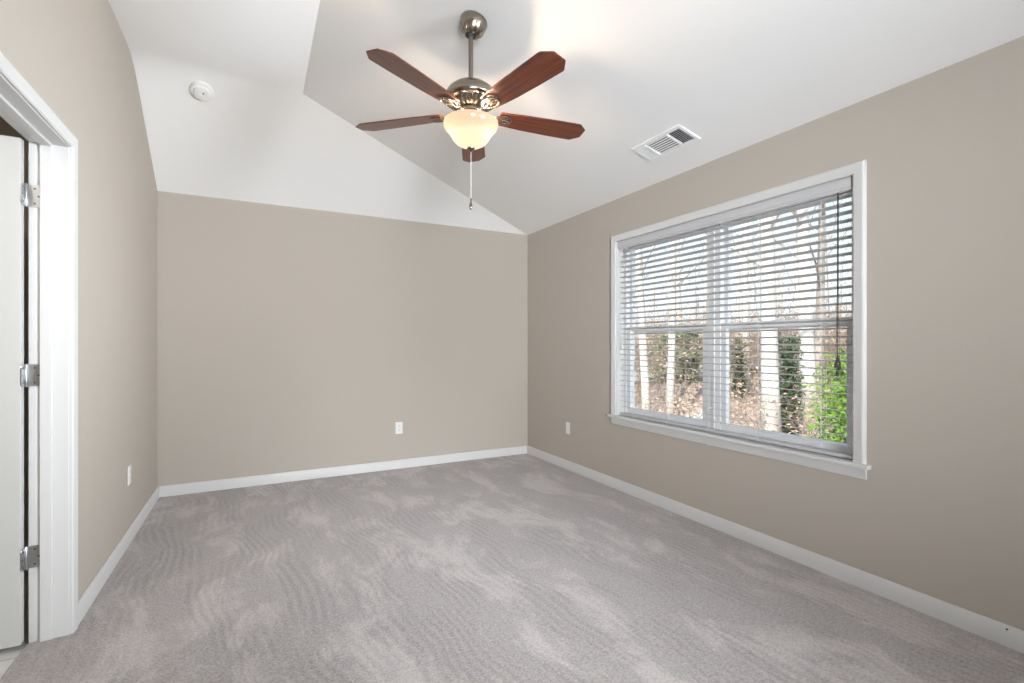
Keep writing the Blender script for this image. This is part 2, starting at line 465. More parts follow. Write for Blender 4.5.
R0 = .004
bm = B()
mitred(bm, [(XL, DY0 - R0, 0), (XL, DY0 - R0, DZ + R0), (XL, DY1 + R0, DZ + R0), (XL, DY1 + R0, 0)], CAS, (1, 0, 0), [(0, -1, 0), (0, -1, 1), (0, 1, 1), (0, 1, 0)])
obj('casing', bm, M_TRIM, trim, smooth=0.5)
bm = B()
RB = .032
xb = XL - 0.1245
mitred(bm, [(xb, DY0 - RB, 0), (xb, DY0 - RB, DZ + RB), (xb, DY1 + RB, DZ + RB), (xb, DY1 + RB, 0)], [(0, 0), (0, .006), (.05, .006), (.05, 0)], (-1, 0, 0), [(0, -1, 0), (0, -1, 1), (0, 1, 1), (0, 1, 0)])
obj('casing', bm, M_TRIM, trim, smooth=0.5)
bm = B()
box(bm, xb, XL + .0005, DY1, DY1 + .018, 0, DZ + .018, .001); box(bm, xb, XL + .0005, DY0 - .018, DY0, 0, DZ + .018, .001); box(bm, xb, XL + .0005, DY0, DY1, DZ, DZ + .018, .001)
obj('jamb', bm, M_TRIM, trim)
bm = B()
sx0, sx1 = XL - 0.088, XL - 0.050
box(bm, sx0, sx1, DY1 - .011, DY1 + .001, 0, DZ, .003); box(bm, sx0, sx1, DY0 - .001, DY0 + .011, 0, DZ, .003); box(bm, sx0, sx1, DY0 + .010, DY1 - .010, DZ - .011, DZ + .001, .003)
obj('door_stop', bm, M_TRIM, trim)

# ------------------------------------------------------------------ door, swung 90 degrees into the bathroom
HX = XL - 0.1305   # hinge pin
door = empty('door_1', (HX, DY1 - .004, 0.02)); door['kind'] = 'structure'
DW, DT, DH = 0.755, 0.035, 2.022
bm = B()
# stiles and rails with recessed panels (door runs along -x from its hinge edge)
x1 = -0.004; x0 = x1 - DW; y0 = -0.041; y1 = y0 + DT
for (a, b) in ((x1 - .115, x1), (x0, x0 + .115), (x0 + .33, x0 + .425)): box(bm, a, b, y0, y1, 0, DH, .0025)
for (c, d) in ((0, .20), (.86, .99), (1.50, 1.60), (DH - .125, DH)): box(bm, x0 + .1, x1 - .1, y0 + .0002, y1 - .0002, c, d, .0025)
obj('door_slab', bm, M_DOOR, door)
bm = B()
for (a, b) in ((x0 + .115, x0 + .33), (x0 + .425, x1 - .115)):
    for (c, d) in ((.20, .86), (.99, 1.50), (1.60, DH - .125)):
        box(bm, a - .01, b + .01, y0 + .010, y1 - .010, c - .01, d + .01); box(bm, a + .03, b - .03, y0 + .004, y1 - .004, c + .03, d - .03, .005)
obj('door_panel', bm, M_DOOR, door)
for s, yy in ((-1, y0), (1, y1)):
    bm = B(); lathe(bm, [(0, 0), (.032, 0), (.032, .006), (.012, .010), (.011, .03), (.026, .042), (.028, .052), (.018, .062), (0, .064)], 24,
                    Matrix.Translation((x0 + .06, yy, .95)) @ Matrix.Rotation(s * -PI / 2, 4, 'X'))
    obj('door_knob', bm, M_NICKEL, door, smooth=0.6)


def leaf_outline(w, h, r=.014):
    p = [(0, -h / 2)]
    for k in range(7): a = -PI / 2 + k * PI / 12; p.append((w - r + r * math.cos(a), -h / 2 + r + r * math.sin(a)))
    for k in range(7): a = k * PI / 12; p.append((w - r + r * math.cos(a), h / 2 - r + r * math.sin(a)))
    p.append((0, h / 2)); return p


for zc in (1.824, 1.092, 0.352):
    z = zc - .02; hh = .089
    hg = B()
    # leaf on the jamb (lies on the jamb face, towards the room), leaf on the door's hinge edge, knuckle
    prism(hg, leaf_outline(.046, hh), frame_matrix((0.004, .0035, z), (1, 0, 0), (0, 0, 1), (0, -.003, 0)))
    prism(hg, leaf_outline(.034, hh), frame_matrix((x1 - .0003, -.008, z), (0, -1, 0), (0, 0, 1), (.003, 0, 0)))
    box(hg, x1 + .0005, .006, .0002, .0028, z - hh / 2, z + hh / 2)
    ho = obj('hinge', hg, M_STEEL, door)
    bm = B()
    lathe(bm, [(0, z - hh / 2 - .004), (.0045, z - hh / 2 - .003), (.0062, z - hh / 2), (.0062, z + hh / 2), (.0045, z + hh / 2 + .003), (0, z + hh / 2 + .004)], 14, Matrix.Translation((.001, -.0045, 0)))
    obj('knuckle', bm, M_STEEL, ho, smooth=0.6)
    bm = B()
    for (dx, dz) in ((.022, .030), (.034, 0), (.022, -.030)):
        lathe(bm, [(0, 0), (.0042, 0), (.0038, .0012), (0, .0006)], 10, Matrix.Translation((.004 + dx, .0004, z + dz)) @ Matrix.Rotation(PI / 2, 4, 'X'))
    for (dy, dz) in ((.016, .030), (.024, 0), (.016, -.030)):
        lathe(bm, [(0, 0), (.0042, 0), (.0038, .0012), (0, .0006)], 10, Matrix.Translation((x1 + .0026, -.008 - dy, z + dz)) @ Matrix.Rotation(PI / 2, 4, 'Y'))
    obj('screws', bm, M_ROD, ho)

# ------------------------------------------------------------------ window
win = empty('window_1'); win['kind'] = 'structure'
YM = (WY0 + WY1) / 2
WC = [(0, 0), (0, .010), (.005, .0145), (.020, .0155), (.028, .0185), (.046, .0195), (.053, .016), (.057, .010), (.057, 0)]
bm = B()
mitred(bm, [(XR, WY0 - .008, WZ0 + .008), (XR, WY0 - .008, WZ1 - .008), (XR, WY1 + .008, WZ1 - .008), (XR, WY1 + .008, WZ0 + .008)], WC, (-1, 0, 0), [(0, -1, 0), (0, -1, 1), (0, 1, 1), (0, 1, 0)])
obj('casing', bm, M_TRIM, win, smooth=0.5)
bm = B()   # reveal boards
box(bm, XR - .001, XR + .10, WY0 - .012, WY0, WZ0, WZ1 + .012); box(bm, XR - .001, XR + .10, WY1, WY1 + .012, WZ0, WZ1 + .012); box(bm, XR - .001, XR + .10, WY0, WY1, WZ1, WZ1 + .012)
obj('reveal', bm, M_TRIM, win)
bm = B()
prism(bm, [(XR - .040, WY0 - .086), (XR - .0002, WY0 - .086), (XR - .0002, WY0), (XR + .10, WY0), (XR + .10, WY1), (XR - .0002, WY1), (XR - .0002, WY1 + .086), (XR - .040, WY1 + .086)],
      frame_matrix((0, 0, WZ0 - .010), (1, 0, 0), (0, 1, 0), (0, 0, .022)))
bmesh.ops.bevel(bm, geom=[e for e in bm.edges if max(v.co.x for v in e.verts) < XR - .03], offset=.005, segments=3, profile=.6, affect='EDGES')
obj('stool', bm, M_TRIM, win)
bm = B()
AP = [(0, 0), (-.010, 0), (-.013, .008), (-.014, .03), (-.019, .045), (-.020, .0555), (0, .0555)]
prism(bm, AP, frame_matrix((XR, WY0 - .066, WZ0 - .0655), (1, 0, 0), (0, 0, 1), (0, WY1 - WY0 + .132, 0)))
obj('apron', bm, M_TRIM, win, smooth=0.5)
XF0, XF1 = XR + .075, XR + .165
bm = B()
fw = .030
box(bm, XF0, XF1, WY0, WY0 + fw, WZ0 + .012, WZ1, .002); box(bm, XF0, XF1, WY1 - fw, WY1, WZ0 + .012, WZ1, .002)
box(bm, XF0, XF1, YM - .055, YM + .055, WZ0 + .012, WZ1, .002)
box(bm, XF0, XF1, WY0 + fw - .001, WY1 - fw + .001, WZ1 - fw, WZ1, .002); box(bm, XF0, XF1, WY0 + fw - .001, WY1 - fw + .001, WZ0 + .012, WZ0 + .034, .002)
box(bm, XF0 - .006, XF0 + .001, YM - .010, YM + .010, WZ0 + .012, WZ1, .002)
obj('window_frame', bm, M_VINYL, win)
ZMR = 1.335
for (ya, yb) in ((WY0 + fw, YM - .055), (YM + .055, WY1 - fw)):
    for (xa, xb2, za, zb, st, rb, rt) in ((XR + .112, XR + .140, ZMR - .02, WZ1 - fw, .034, .040, .030), (XR + .080, XR + .108, WZ0 + .034, ZMR + .028, .042, .040, .040)):
        bm = B()
        box(bm, xa, xb2, ya, ya + st, za, zb, .003); box(bm, xa, xb2, yb - st, yb, za, zb, .003)
        box(bm, xa + .0004, xb2 - .0004, ya + st - .003, yb - st + .003, za, za + rb, .003); box(bm, xa + .0004, xb2 - .0004, ya + st - .003, yb - st + .003, zb - rt, zb, .003)
        o = obj('sash', bm, M_VINYL, win)
        bm = B(); box(bm, xa + .012, xa + .015, ya + st - .004, yb - st + .004, za + rb - .004, zb - rt + .004)
        obj('window_pane', bm, M_GLASS, o)
    bm = B(); yc = (ya + yb) / 2
    box(bm, XR + .074, XR + .082, yc - .03, yc + .03, ZMR + .0265, ZMR + .034, .002); box(bm, XR + .072, XR + .078, yc - .006, yc + .022, ZMR + .033, ZMR + .040, .002)
    obj('sash_lock', bm, M_VINYL, win)

# ------------------------------------------------------------------ venetian blind
blind = empty('venetian_blind', (XR + .043, YM, WZ0 + .012), 0, 'white wooden venetian blind with open slats hanging in front of the double window', 'blind')
bx, by0, by1 = 0.0, WY0 + .006 - YM, WY1 - .006 - YM
zb = lambda z: z - (WZ0 + .012)
bm = B()
VAL = [(0, 0), (-.004, .002), (-.008, .006), (-.008, .014), (-.012, .020), (-.012, .058), (-.010, .066), (-.007, .072), (0, .074)]
prism(bm, VAL, frame_matrix((-.031, by0 + .001, zb(2.010)), (1, 0, 0), (0, 0, 1), (0, by1 - by0 - .002, 0)))
obj('valance', bm, M_SLAT, blind, smooth=0.5)
bm = B(); box(bm, -.028, .026, by0 + .002, by1 - .002, zb(2.038), zb(2.086), .002)
obj('headrail', bm, M_SLAT, blind)
bm = B()
TILT = math.radians(8.5)
zs = []; z = 1.3887
while z < 2.02: z += .0432
z -= .0432
while z > .655: zs.append(z); z -= .0432
ZBOT = z
for z in zs:
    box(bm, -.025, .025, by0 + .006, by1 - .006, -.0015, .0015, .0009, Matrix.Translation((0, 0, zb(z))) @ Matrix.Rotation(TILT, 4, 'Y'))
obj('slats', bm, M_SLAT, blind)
bm = B(); box(bm, -.026, .026, by0 + .006, by1 - .006, zb(.6265), zb(.646), .004)
obj('bottom_rail', bm, M_SLAT, blind)
for yy in (1.564, 1.938, 2.312, 2.686, 3.060):
    bm = B()
    for dx in (-.0262, .0262): tube(bm, [(dx, yy - YM, zb(.63)), (dx, yy - YM, zb(2.04))], .0009, 6)
    tube(bm, [(0, yy - YM + .012, zb(.63)), (0, yy - YM + .012, zb(2.04))], .0009, 6)
    for z in zs:
        tube(bm, [(-.0262, yy - YM, zb(z) - .002 + .0262 * math.tan(TILT)), (.0262, yy - YM, zb(z) - .002 - .0262 * math.tan(TILT))], .0007, 4)
    obj('ladder_cord', bm, M_CORD, blind)
TAS = [(0, .036), (.003, .036), (.0035, .026), (.007, .016), (.009, .004), (.0085, -.002), (0, -.003)]
lc = None
for i, (dy, zl) in enumerate(((0, 1.125), (.009, 1.10), (-.008, 1.085), (.003, 1.055))):
    bm = B(); tube(bm, [(-.040, 1.468 - YM + dy * .3, zb(2.01)), (-.041, 1.468 - YM + dy * .4, zb(1.5)), (-.041, 1.468 - YM + dy, zb(zl) + .03)], .0013, 6)
    lc = obj('lift_cord', bm, M_TASSEL, blind)
    bm = B(); lathe(bm, TAS, 16, Matrix.Translation((-.041, 1.468 - YM + dy, zb(zl)))); obj('tassel', bm, M_TASSEL, lc, smooth=0.8)
for dy, zl in ((0, 1.18), (.022, 1.03)):
    bm = B(); tube(bm, [(-.040, 3.165 - YM + dy * .5, zb(2.01)), (-.040, 3.165 - YM + dy, zb(zl) + .03)], .0012, 6)
    lc = obj('tilt_cord', bm, M_CORD, blind)
    bm = B(); lathe(bm, TAS, 16, Matrix.Translation((-.040, 3.165 - YM + dy, zb(zl)))); obj('tassel', bm, M_PLASTIC, lc, smooth=0.8)

# ------------------------------------------------------------------ ceiling fan
FX, FY, FZ = 0.9720, 2.305, 2.391
ZC = ceil_r(FX)
fan = empty('ceiling_fan', (FX, FY, ZC), 0, 'five-blade ceiling fan with reddish wood blades, nickel body and lit glass bowl', 'ceiling fan')
FS = .985; fan.scale = (FS, FS, FS)
F0 = (FZ - ZC) / FS                                          # blade plane in the fan's own frame
ang = math.atan(SL)
bm = B()
lathe(bm, [(0, .0), (.070, .0), (.072, -.006), (.070, -.020), (.064, -.042), (.052, -.064), (.036, -.080), (.026, -.086), (.023, -.080), (0, -.078)], 48,
      Matrix.Translation((.018, 0, .018 * SL)) @ Matrix.Rotation(-ang, 4, 'Y'))
for k in range(10):
    t = B(); tube(t, [(.0425, 0, -.0755), (.0560, 0, -.0600), (.0655, 0, -.0410)], [.0016, .0024, .0010], 6)
    bmesh.ops.transform(t, matrix=Matrix.Translation((.018, 0, .018 * SL)) @ Matrix.Rotation(-ang, 4, 'Y') @ Matrix.Rotation(2 * PI * k / 10, 4, 'Z'), verts=t.verts)
    me = bpy.data.meshes.new('t'); t.to_mesh(me); t.free(); bm.from_mesh(me); bpy.data.meshes.remove(me)
obj('canopy', bm, M_NICKEL, fan, smooth=0.7)
bm = B(); lathe(bm, [(0, -.10), (.016, -.096), (.022, -.084), (.018, -.07), (0, -.06)], 20); obj('hanger_ball', bm, M_DARK, fan, smooth=True)
bm = B(); lathe(bm, [(.0, -.075), (.0125, -.075), (.0125, F0 + .150), (0, F0 + .150)], 24); obj('downrod', bm, M_ROD, fan, smooth=0.7)
bm = B(); lathe(bm, [(.0125, F0 + .185), (.020, F0 + .183), (.023, F0 + .172), (.030, F0 + .162)], 28); obj('rod_collar', bm, M_NICKEL, fan, smooth=0.7)
# motor housing: dome above, rolled shoulder, fluted cone below
bm = B()
lathe(bm, [(0, F0 + .166), (.030, F0 + .165), (.060, F0 + .159), (.090, F0 + .146), (.114, F0 + .127), (.128, F0 + .108), (.1315, F0 + .094), (.138, F0 + .090),
           (.140, F0 + .080), (.137, F0 + .068), (.128, F0 + .060), (.118, F0 + .058), (.105, F0 + .062)], 72)
hs = obj('motor_housing', bm, M_NICKEL, fan, smooth=0.6)
bm = B()
n = 120
prof = [(.107, .064), (.098, .054), (.086, .038), (.074, .026), (.066, .021)]
rows = []
for i, (r, z) in enumerate(prof):
    amp = (0, .006, .006, .005, 0)[i]
    rows.append([bm.verts.new(((r + amp * math.cos(20 * 2 * PI * k / n)) * math.cos(2 * PI * k / n), (r + amp * math.cos(20 * 2 * PI * k / n)) * math.sin(2 * PI * k / n), F0 + z)) for k in range(n)])
for a, b in zip(rows, rows[1:]):
    for k in range(n): bm.faces.new((a[k], a[(k + 1) % n], b[(k + 1) % n], b[k]))
obj('fluted_cone', bm, M_NICKEL, hs, smooth=True)
bm = B()
lathe(bm, [(.0, F0 + .024), (.070, F0 + .024), (.073, F0 + .019), (.073, F0 + .004), (.068, F0), (.050, F0 - .002), (.046, F0 - .012), (.050, F0 - .018), (.062, F0 - .022), (.062, F0 - .032), (.030, F0 - .036), (0, F0 - .036)], 48)
obj('light_kit', bm, M_NICKEL, fan, smooth=0.6)
# blades
PHI0 = 3.65311
PITCH = math.radians(-10)
Z_BL = .004
prof_b = [(.150, .046), (.175, .053), (.30, .063), (.45, .069), (.600, .073), (.640, .045)]
up = [(.150, .046), (.156, .053), (.30, .064), (.46, .070), (.600, .0735), (.610, .0715), (.655, .034)]
outl = up + [(x, -y) for x, y in reversed(up)]


def blade_proto():
    bm = B()
    prism(bm, outl, frame_matrix((0, 0, -.003), (1, 0, 0), (0, 1, 0), (0, 0, .006)))
    bmesh.ops.bevel(bm, geom=[e for e in bm.edges if abs(e.verts[0].co.z - e.verts[1].co.z) < 1e-6], offset=.0012, segments=2, affect='EDGES')
    return bm


def iron_proto():
    bm = B()
    # open heart-shaped plate under the blade root, joined by a cast arm to the hub
    loop = []
    for k in range(28):
        a = 2 * PI * k / 28
        loop.append((.172 + .050 * math.cos(a), (.036 + .006 * math.cos(a)) * math.sin(a), -.0085))
    loop.append(loop[0]); loop.append(loop[1])
    tube(bm, loop, .0062, 8, cap=False, flat=0.6)
    tube(bm, [(.205, 0, -.0082), (.150, 0, -.0085), (.124, 0, -.009)], [.005, .007, .008], 8, flat=0.6)
    for s in (-1, 1):
        tube(bm, [(.150, .0, -.0085), (.172, s * .015, -.0085), (.196, s * .020, -.0085)], .0035, 6, flat=0.7)
        lathe(bm, [(0, 0), (.006, 0), (.005, -.003), (0, -.0035)], 12, Matrix.Translation((.160, s * .030, -.011)))
    lathe(bm, [(0, 0), (.006, 0), (.005, -.003), (0, -.0035)], 12, Matrix.Translation((.212, 0, -.011)))
    tube(bm, [(.128, 0, -.009), (.108, 0, -.006), (.088, 0, .002), (.066, 0, .010)], [.017, .012, .012, .016], 12, flat=0.45)
    return bm


b0 = i0 = None
for k in range(5):
    a = PHI0 - k * 2 * PI / 5
    M = Matrix.Translation((0, 0, F0 + Z_BL)) @ Matrix.Rotation(a, 4, 'Z')
    if b0 is None:
        i0 = obj('blade_iron', iron_proto(), M_NICKEL, fan, smooth=0.8); b0 = obj('blade', blade_proto(), M_WOOD, fan)
        ii, bb = i0, b0
    else:
        ii = i0.copy(); bb = b0.copy(); COL.objects.link(ii); COL.objects.link(bb); ii.parent = fan; bb.parent = fan
    ii.matrix_local = M @ Matrix.Rotation(PITCH * .9, 4, 'X'); bb.matrix_local = M @ Matrix.Rotation(PITCH, 4, 'X')
# glass bowl
ZR = F0 - .040
bprof = [(.1365, .003), (.1405, .000), (.1415, -.008), (.1400, -.020), (.1340, -.034), (.1240, -.046), (.1130, -.056), (.1050, -.066), (.1000, -.076), (.0930, -.090),
         (.0800, -.105), (.0600, -.118), (.0350, -.1275), (.0080, -.131)]
bm = B(); lathe(bm, [(r, ZR + z) for r, z in bprof], 64)
bowl = obj('glass_bowl', bm, M_BOWL, fan, smooth=True)
bm = B(); lathe(bm, [(0, ZR - .158), (.004, ZR - .157), (.006, ZR - .150), (.004, ZR - .146), (.010, ZR - .143), (.020, ZR - .137), (.021, ZR - .132), (.012, ZR - .128), (0, ZR - .127)], 24)
obj('finial', bm, M_NICKEL, bowl, smooth=0.8)
for s in (-1, 1):
    ux, uy = math.cos(TH) * s * .052, -math.sin(TH) * s * .052
    bm = B(); bmesh.ops.create_icosphere(bm, subdivisions=2, radius=.022, matrix=Matrix.Translation((ux, uy, ZR - .034)))
    bu = obj('light_bulb', bm, M_BULB, fan, smooth=True)
    bm = B(); tube(bm, [(ux * .35, uy * .35, F0 - .034), (ux, uy, ZR - .012)], .012, 12); obj('socket', bm, M_PLASTIC, bu, smooth=0.6)
bm = B(); tube(bm, [(0, 0, ZR - .157), (.0, 0, ZR - .395)], .0013, 6)
for k in range(60): bmesh.ops.create_icosphere(bm, subdivisions=1, radius=.0021, matrix=Matrix.Translation((0, 0, ZR - .160 - k * .0040)))
pc = obj('pull_chain', bm, M_CHAIN, fan)
bm = B(); lathe(bm, [(0, ZR - .392), (.003, ZR - .394), (.005, ZR - .402), (.0035, ZR - .410), (.007, ZR - .424), (.009, ZR - .436), (.0085, ZR - .444), (.004, ZR - .452), (0, ZR - .454)], 18)
obj('pendant', bm, M_NICKEL, pc, smooth=0.8)

# ------------------------------------------------------------------ ceiling register (on the window-side slope)
vx, vy = 2.355, 2.353
vent = empty('ceiling_vent', (vx, vy, ceil_r(vx)), 0, 'white rectangular air register on the sloped ceiling above the window', 'vent')
vent.rotation_euler = (0, -ang, 0)
HXv, HYv = .0975, .2125
bm = B()
fx, fy = HXv - .026, HYv - .022
for (a, b, c, d) in ((-HXv, HXv, -HYv, -fy), (-HXv, HXv, fy, HYv), (-HXv, -fx, -fy - .001, fy + .001), (fx, HXv, -fy - .001, fy + .001)): box(bm, a, b, c, d, -.011, -.0005, .002)
for yy in (-.088, .104): box(bm, -fx, fx, yy - .007, yy + .007, -.014, -.0008, .001)
obj('frame', bm, M_GREYLOUV, vent)
bm = B(); box(bm, -fx, fx, -fy, fy, -.0014, -.0006)
obj('backing', bm, M_DARK, vent)
bm = B()
nn = 7
for k in range(nn):
    x = -fx + 2 * fx * (k + .5) / nn
    box(bm, -.0052, .0052, -.082, .098, -.0004, .0004, 0, Matrix.Translation((x, 0, -.0075)) @ Matrix.Rotation(math.radians(8), 4, 'Y'))
obj('louvers', bm, M_GREYLOUV, vent)
bm = B()
for k in range(6):
    y = -fy + .004 + (-.095 + fy - .004) * (k + .5) / 6
    box(bm, -fx, fx, -.0065, .0065, -.0004, .0004, 0, Matrix.Translation((0, y, -.0073)) @ Matrix.Rotation(math.radians(42), 4, 'X'))
obj('louvers', bm, M_GREYLOUV, vent)
bm = B()
for k in range(8):
    y = .111 + (fy - .111) * (k + .5) / 8
    box(bm, -fx, fx, -.0058, .0058, -.0004, .0004, 0, Matrix.Translation((0, y, -.0085)) @ Matrix.Rotation(math.radians(-8), 4, 'X'))
obj('louvers', bm, M_GREYLOUV, vent)

# ------------------------------------------------------------------ smoke detector (on the slope above the back wall)
sb = (H1 - H2) / (YB - YH)
dx_, dy_ = -.330, 3.985
det = empty('smoke_detector', (dx_, dy_, H2 + sb * (dy_ - YH)), 0, 'round white smoke detector on the sloped ceiling left of the fan', 'smoke detector')
det.rotation_euler = (math.atan(sb), 0, 0)
bm = B(); lathe(bm, [(0, 0.002), (.070, 0.002), (.0705, -.012), (.068, -.016), (0, -.016)], 48); obj('base', bm, M_PLASTIC, det, smooth=0.6)
bm = B(); lathe(bm, [(.066, -.016), (.064, -.021), (.058, -.024), (.052, -.024), (.050, -.030), (.044, -.036), (.028, -.040), (0, -.041)], 48)
cv = obj('cover', bm, M_PLASTIC, det, smooth=0.5)
bm = B()
for k in range(24):
    a = 2 * PI * k / 24
    box(bm, .0505, .0575, -.0035, .0035, -.0255, -.0225, 0, Matrix.Rotation(a, 4, 'Z'))
obj('sounder_slots', bm, M_GREYLOUV, cv)
bm = B(); lathe(bm, [(0, -.0395), (.010, -.0395), (.010, -.043), (.008, -.044), (0, -.044)], 20, Matrix.Translation((-.012, .008, 0))); obj('test_button', bm, M_PLASTIC, cv, smooth=0.6)
bm = B(); lathe(bm, [(0, -.038), (.005, -.038), (.005, -.0418), (0, -.0422)], 14, Matrix.Translation((.010, -.006, 0))); obj('sensor_opening', bm, M_DARK, cv)


# ------------------------------------------------------------------ outlets
def outlet(loc, rz, label):
    o = empty('wall_outlet', loc, rz, label, 'outlet', None)        # faces local -y
    bm = B(); box(bm, -.035, .035, -.005, .0005, -.0575, .0575, .0022); obj('faceplate', bm, M_PLASTIC, o, smooth=0.5)
    for s in (-1, 1):
        bm = B(); zc = s * .0195
        poly = [(.0165 * math.cos(a), max(-.0135, min(.0135, .0165 * math.sin(a)))) for a in [2 * PI * k / 28 for k in range(28)]]
        prism(bm, poly, frame_matrix((0, -.0045, zc), (1, 0, 0), (0, 0, 1), (0, -.0022, 0)))
        rc = obj('receptacle', bm, M_PLASTIC, o)
        bm = B(); box(bm, -.0072, -.0052, -.0071, -.0055, zc + .001, zc + .009); box(bm, .0052, .0068, -.0071, -.0055, zc + .002, zc + .008)
        lathe(bm, [(0, 0), (.0024, 0), (.0024, .0014), (0, .0014)], 10, Matrix.Translation((0, -.0056, zc - .006)) @ Matrix.Rotation(PI / 2, 4, 'X'))
        obj('slots', bm, M_DARK, rc)
    bm = B(); lathe(bm, [(0, 0), (.003, 0), (.0026, .0012), (0, .0016)], 12, Matrix.Translation((0, -.005, 0)) @ Matrix.Rotation(PI / 2, 4, 'X')); obj('screw', bm, M_PLASTIC, o)


outlet((1.243, YB, .397), 0, 'white duplex outlet on the back wall facing the camera')
outlet((XR, 3.957, .400), PI / 2 * 3 + PI, 'white outlet on the window wall near the far corner')
outlet((XL, 3.775, .409), PI / 2, 'white outlet on the left wall past the doorway')

# ------------------------------------------------------------------ outdoors
rnd = random.Random(7)


def gz(x, y):
    """height of the wooded slope outside"""
    d = max(0, x - 3.0)
    z = -2.3 + 2.35 * (1 - math.exp(-d / 7.5)) + .035 * max(0, d - 8)
    return z + .18 * math.sin(x * .45 + y * .3) * math.cos(y * .37 - 1) + .05 * math.sin(x * 1.7) * math.sin(y * 1.3)


bm = B()
NX, NY = 90, 90
vs = [[None] * (NY + 1) for _ in range(NX + 1)]
for i in range(NX + 1):
    for j in range(NY + 1):
        x = 3.0 + 77 * (i / NX) ** 1.6; y = -25 + 105 * j / NY
        vs[i][j] = bm.verts.new((x, y, gz(x, y)))
for i in range(NX):
    for j in range(NY): bm.faces.new((vs[i][j], vs[i + 1][j], vs[i + 1][j + 1], vs[i][j + 1]))
tag(obj('forest_ground', bm, M_LITTER, smooth=True), kind='structure')


def ray_xy(u, dist):
    """a point on the ground `dist` metres along camera depth in the direction of picture column u"""
    l = (u - 512) / 488 * dist
    return l * math.cos(TH) + dist * math.sin(TH), -l * math.sin(TH) + dist * math.cos(TH)


# pale gravel drive that crosses the left pane
bm = B(); L0 = []
for k in range(25):
    t = k / 24; x = 11 + 16 * t; y = 16.5 - 4.6 * t + 1.6 * math.sin(t * 4)
    L0.append((x, y))
prev = None
for (x, y) in L0:
    cur = [bm.verts.new((x + s * .3, y + s * 1.15, gz(x + s * .3, y + s * 1.15) + .10)) for s in (-1, -.33, .33, 1)]
    if prev:
        for a in range(3): bm.faces.new((prev[a], cur[a], cur[a + 1], prev[a + 1]))
    prev = cur
tag(obj('gravel_drive', bm, M_GRAVEL, smooth=True), kind='structure')


def tree_mesh(seed, height, r0, nb=9, first=.3, blen=.32, fine=3, lean=.03):
    r = random.Random(seed); bm = B(); tw = []
    ph = r.uniform(0, 6)
    N = 10

    def tp(t): return Vector((lean * height * t + .05 * math.sin(3 * t + ph) * height * .12, lean * height * .5 * t + .05 * math.cos(4 * t + ph) * height * .1, height * t))
    pts = [tp(k / N) for k in range(N + 1)]; rr = [r0 * (1.25 if k == 0 else 1) * (1 - .9 * (k / N) ** 1.1) + .004 for k in range(N + 1)]
    pts[0].z = -.4
    tube(bm, pts, rr, 8)

    def branch(p, d, L, rad, lev):
        q = [p]; dd = d.copy(); steps = 4
        for s in range(steps):
            dd = (dd + Vector((r.uniform(-.22, .22), r.uniform(-.22, .22), r.uniform(-.02, .24)))).normalized()
            q.append(q[-1] + dd * L / steps)
        tube(bm, q, [rad * (1 - .8 * i / steps) for i in range(steps + 1)], 5 if lev == 0 else 3, cap=False)
        tw.append(q[-1])
        if lev < 2:
            for s in range(fine + (1 if lev == 0 else 0)):
                i = r.randint(1, steps); a = r.uniform(0, 2 * PI)
                nd = (dd + Vector((math.cos(a), math.sin(a), r.uniform(-.2, .6))) * .9).normalized()
                branch(q[i], nd, L * r.uniform(.35, .6), rad * .45, lev + 1)
    for b in range(nb):
        t = first + (1 - first) * (b + r.random() * .7) / nb
        if t > .97: t = .97
        a = b * 2.4 + r.uniform(-.5, .5)
        branch(tp(t), Vector((math.cos(a), math.sin(a), r.uniform(.35, .9))).normalized(), height * blen * (1.15 - t) * r.uniform(.7, 1.2), r0 * (1 - .85 * t) * .30 + .005, 0)
    return bm, tw


def leaves(bm, pts, n, spread, size, r):
    for _ in range(n):
        p = Vector(r.choice(pts)) + Vector((r.gauss(0, spread), r.gauss(0, spread), r.gauss(0, spread)))
        a = Vector((r.gauss(0, 1), r.gauss(0, 1), r.gauss(0, 1))).normalized(); b = a.orthogonal().normalized()
        s = size * r.uniform(.6, 1.3)
        bm.faces.new([bm.verts.new(p + a * s), bm.verts.new(p + b * s * .45), bm.verts.new(p - a * s), bm.verts.new(p - b * s * .45)])


def tree(name, seed, m, label, group, cat='tree', brown=0, **k):
    root = empty(name, (0, 0, 0), 0, label, cat, group)
    bm, tw = tree_mesh(seed, **k)
    obj('trunk', bm, m, root, smooth=True)
    if brown:
        bm = B(); leaves(bm, tw, brown, .22, .045, random.Random(seed)); obj('dry_leaves', bm, M_BRLEAF, root)
    return root


def copy_tree(root, loc, rz, s, label, group):
    c = root.copy(); COL.objects.link(c); c.location = loc; c.rotation_euler = (0, 0, rz); c.scale = (s, s, s)
    if label: c['label'] = label
    if group: c['group'] = group
    elif 'group' in c: del c['group']
    for ch in root.children:
        d = ch.copy(); COL.objects.link(d); d.parent = c
    return c


PROT = [
    tree('bare_tree', 11, M_BARK, None, None, height=13, r0=.20, nb=12, first=.28, fine=3),
    tree('bare_tree', 23, M_BARK, None, None, height=11, r0=.11, nb=11, first=.3, fine=3),
    tree('bare_tree', 37, M_BARK2, None, None, height=12, r0=.13, nb=12, first=.25, fine=3),
    tree('sapling', 41, M_BARK2, None, None, height=6, r0=.045, nb=10, first=.2, fine=3, brown=110),
    tree('sapling', 59, M_BARK, None, None, height=7, r0=.05, nb=11, first=.18, fine=3),
]
used = set()


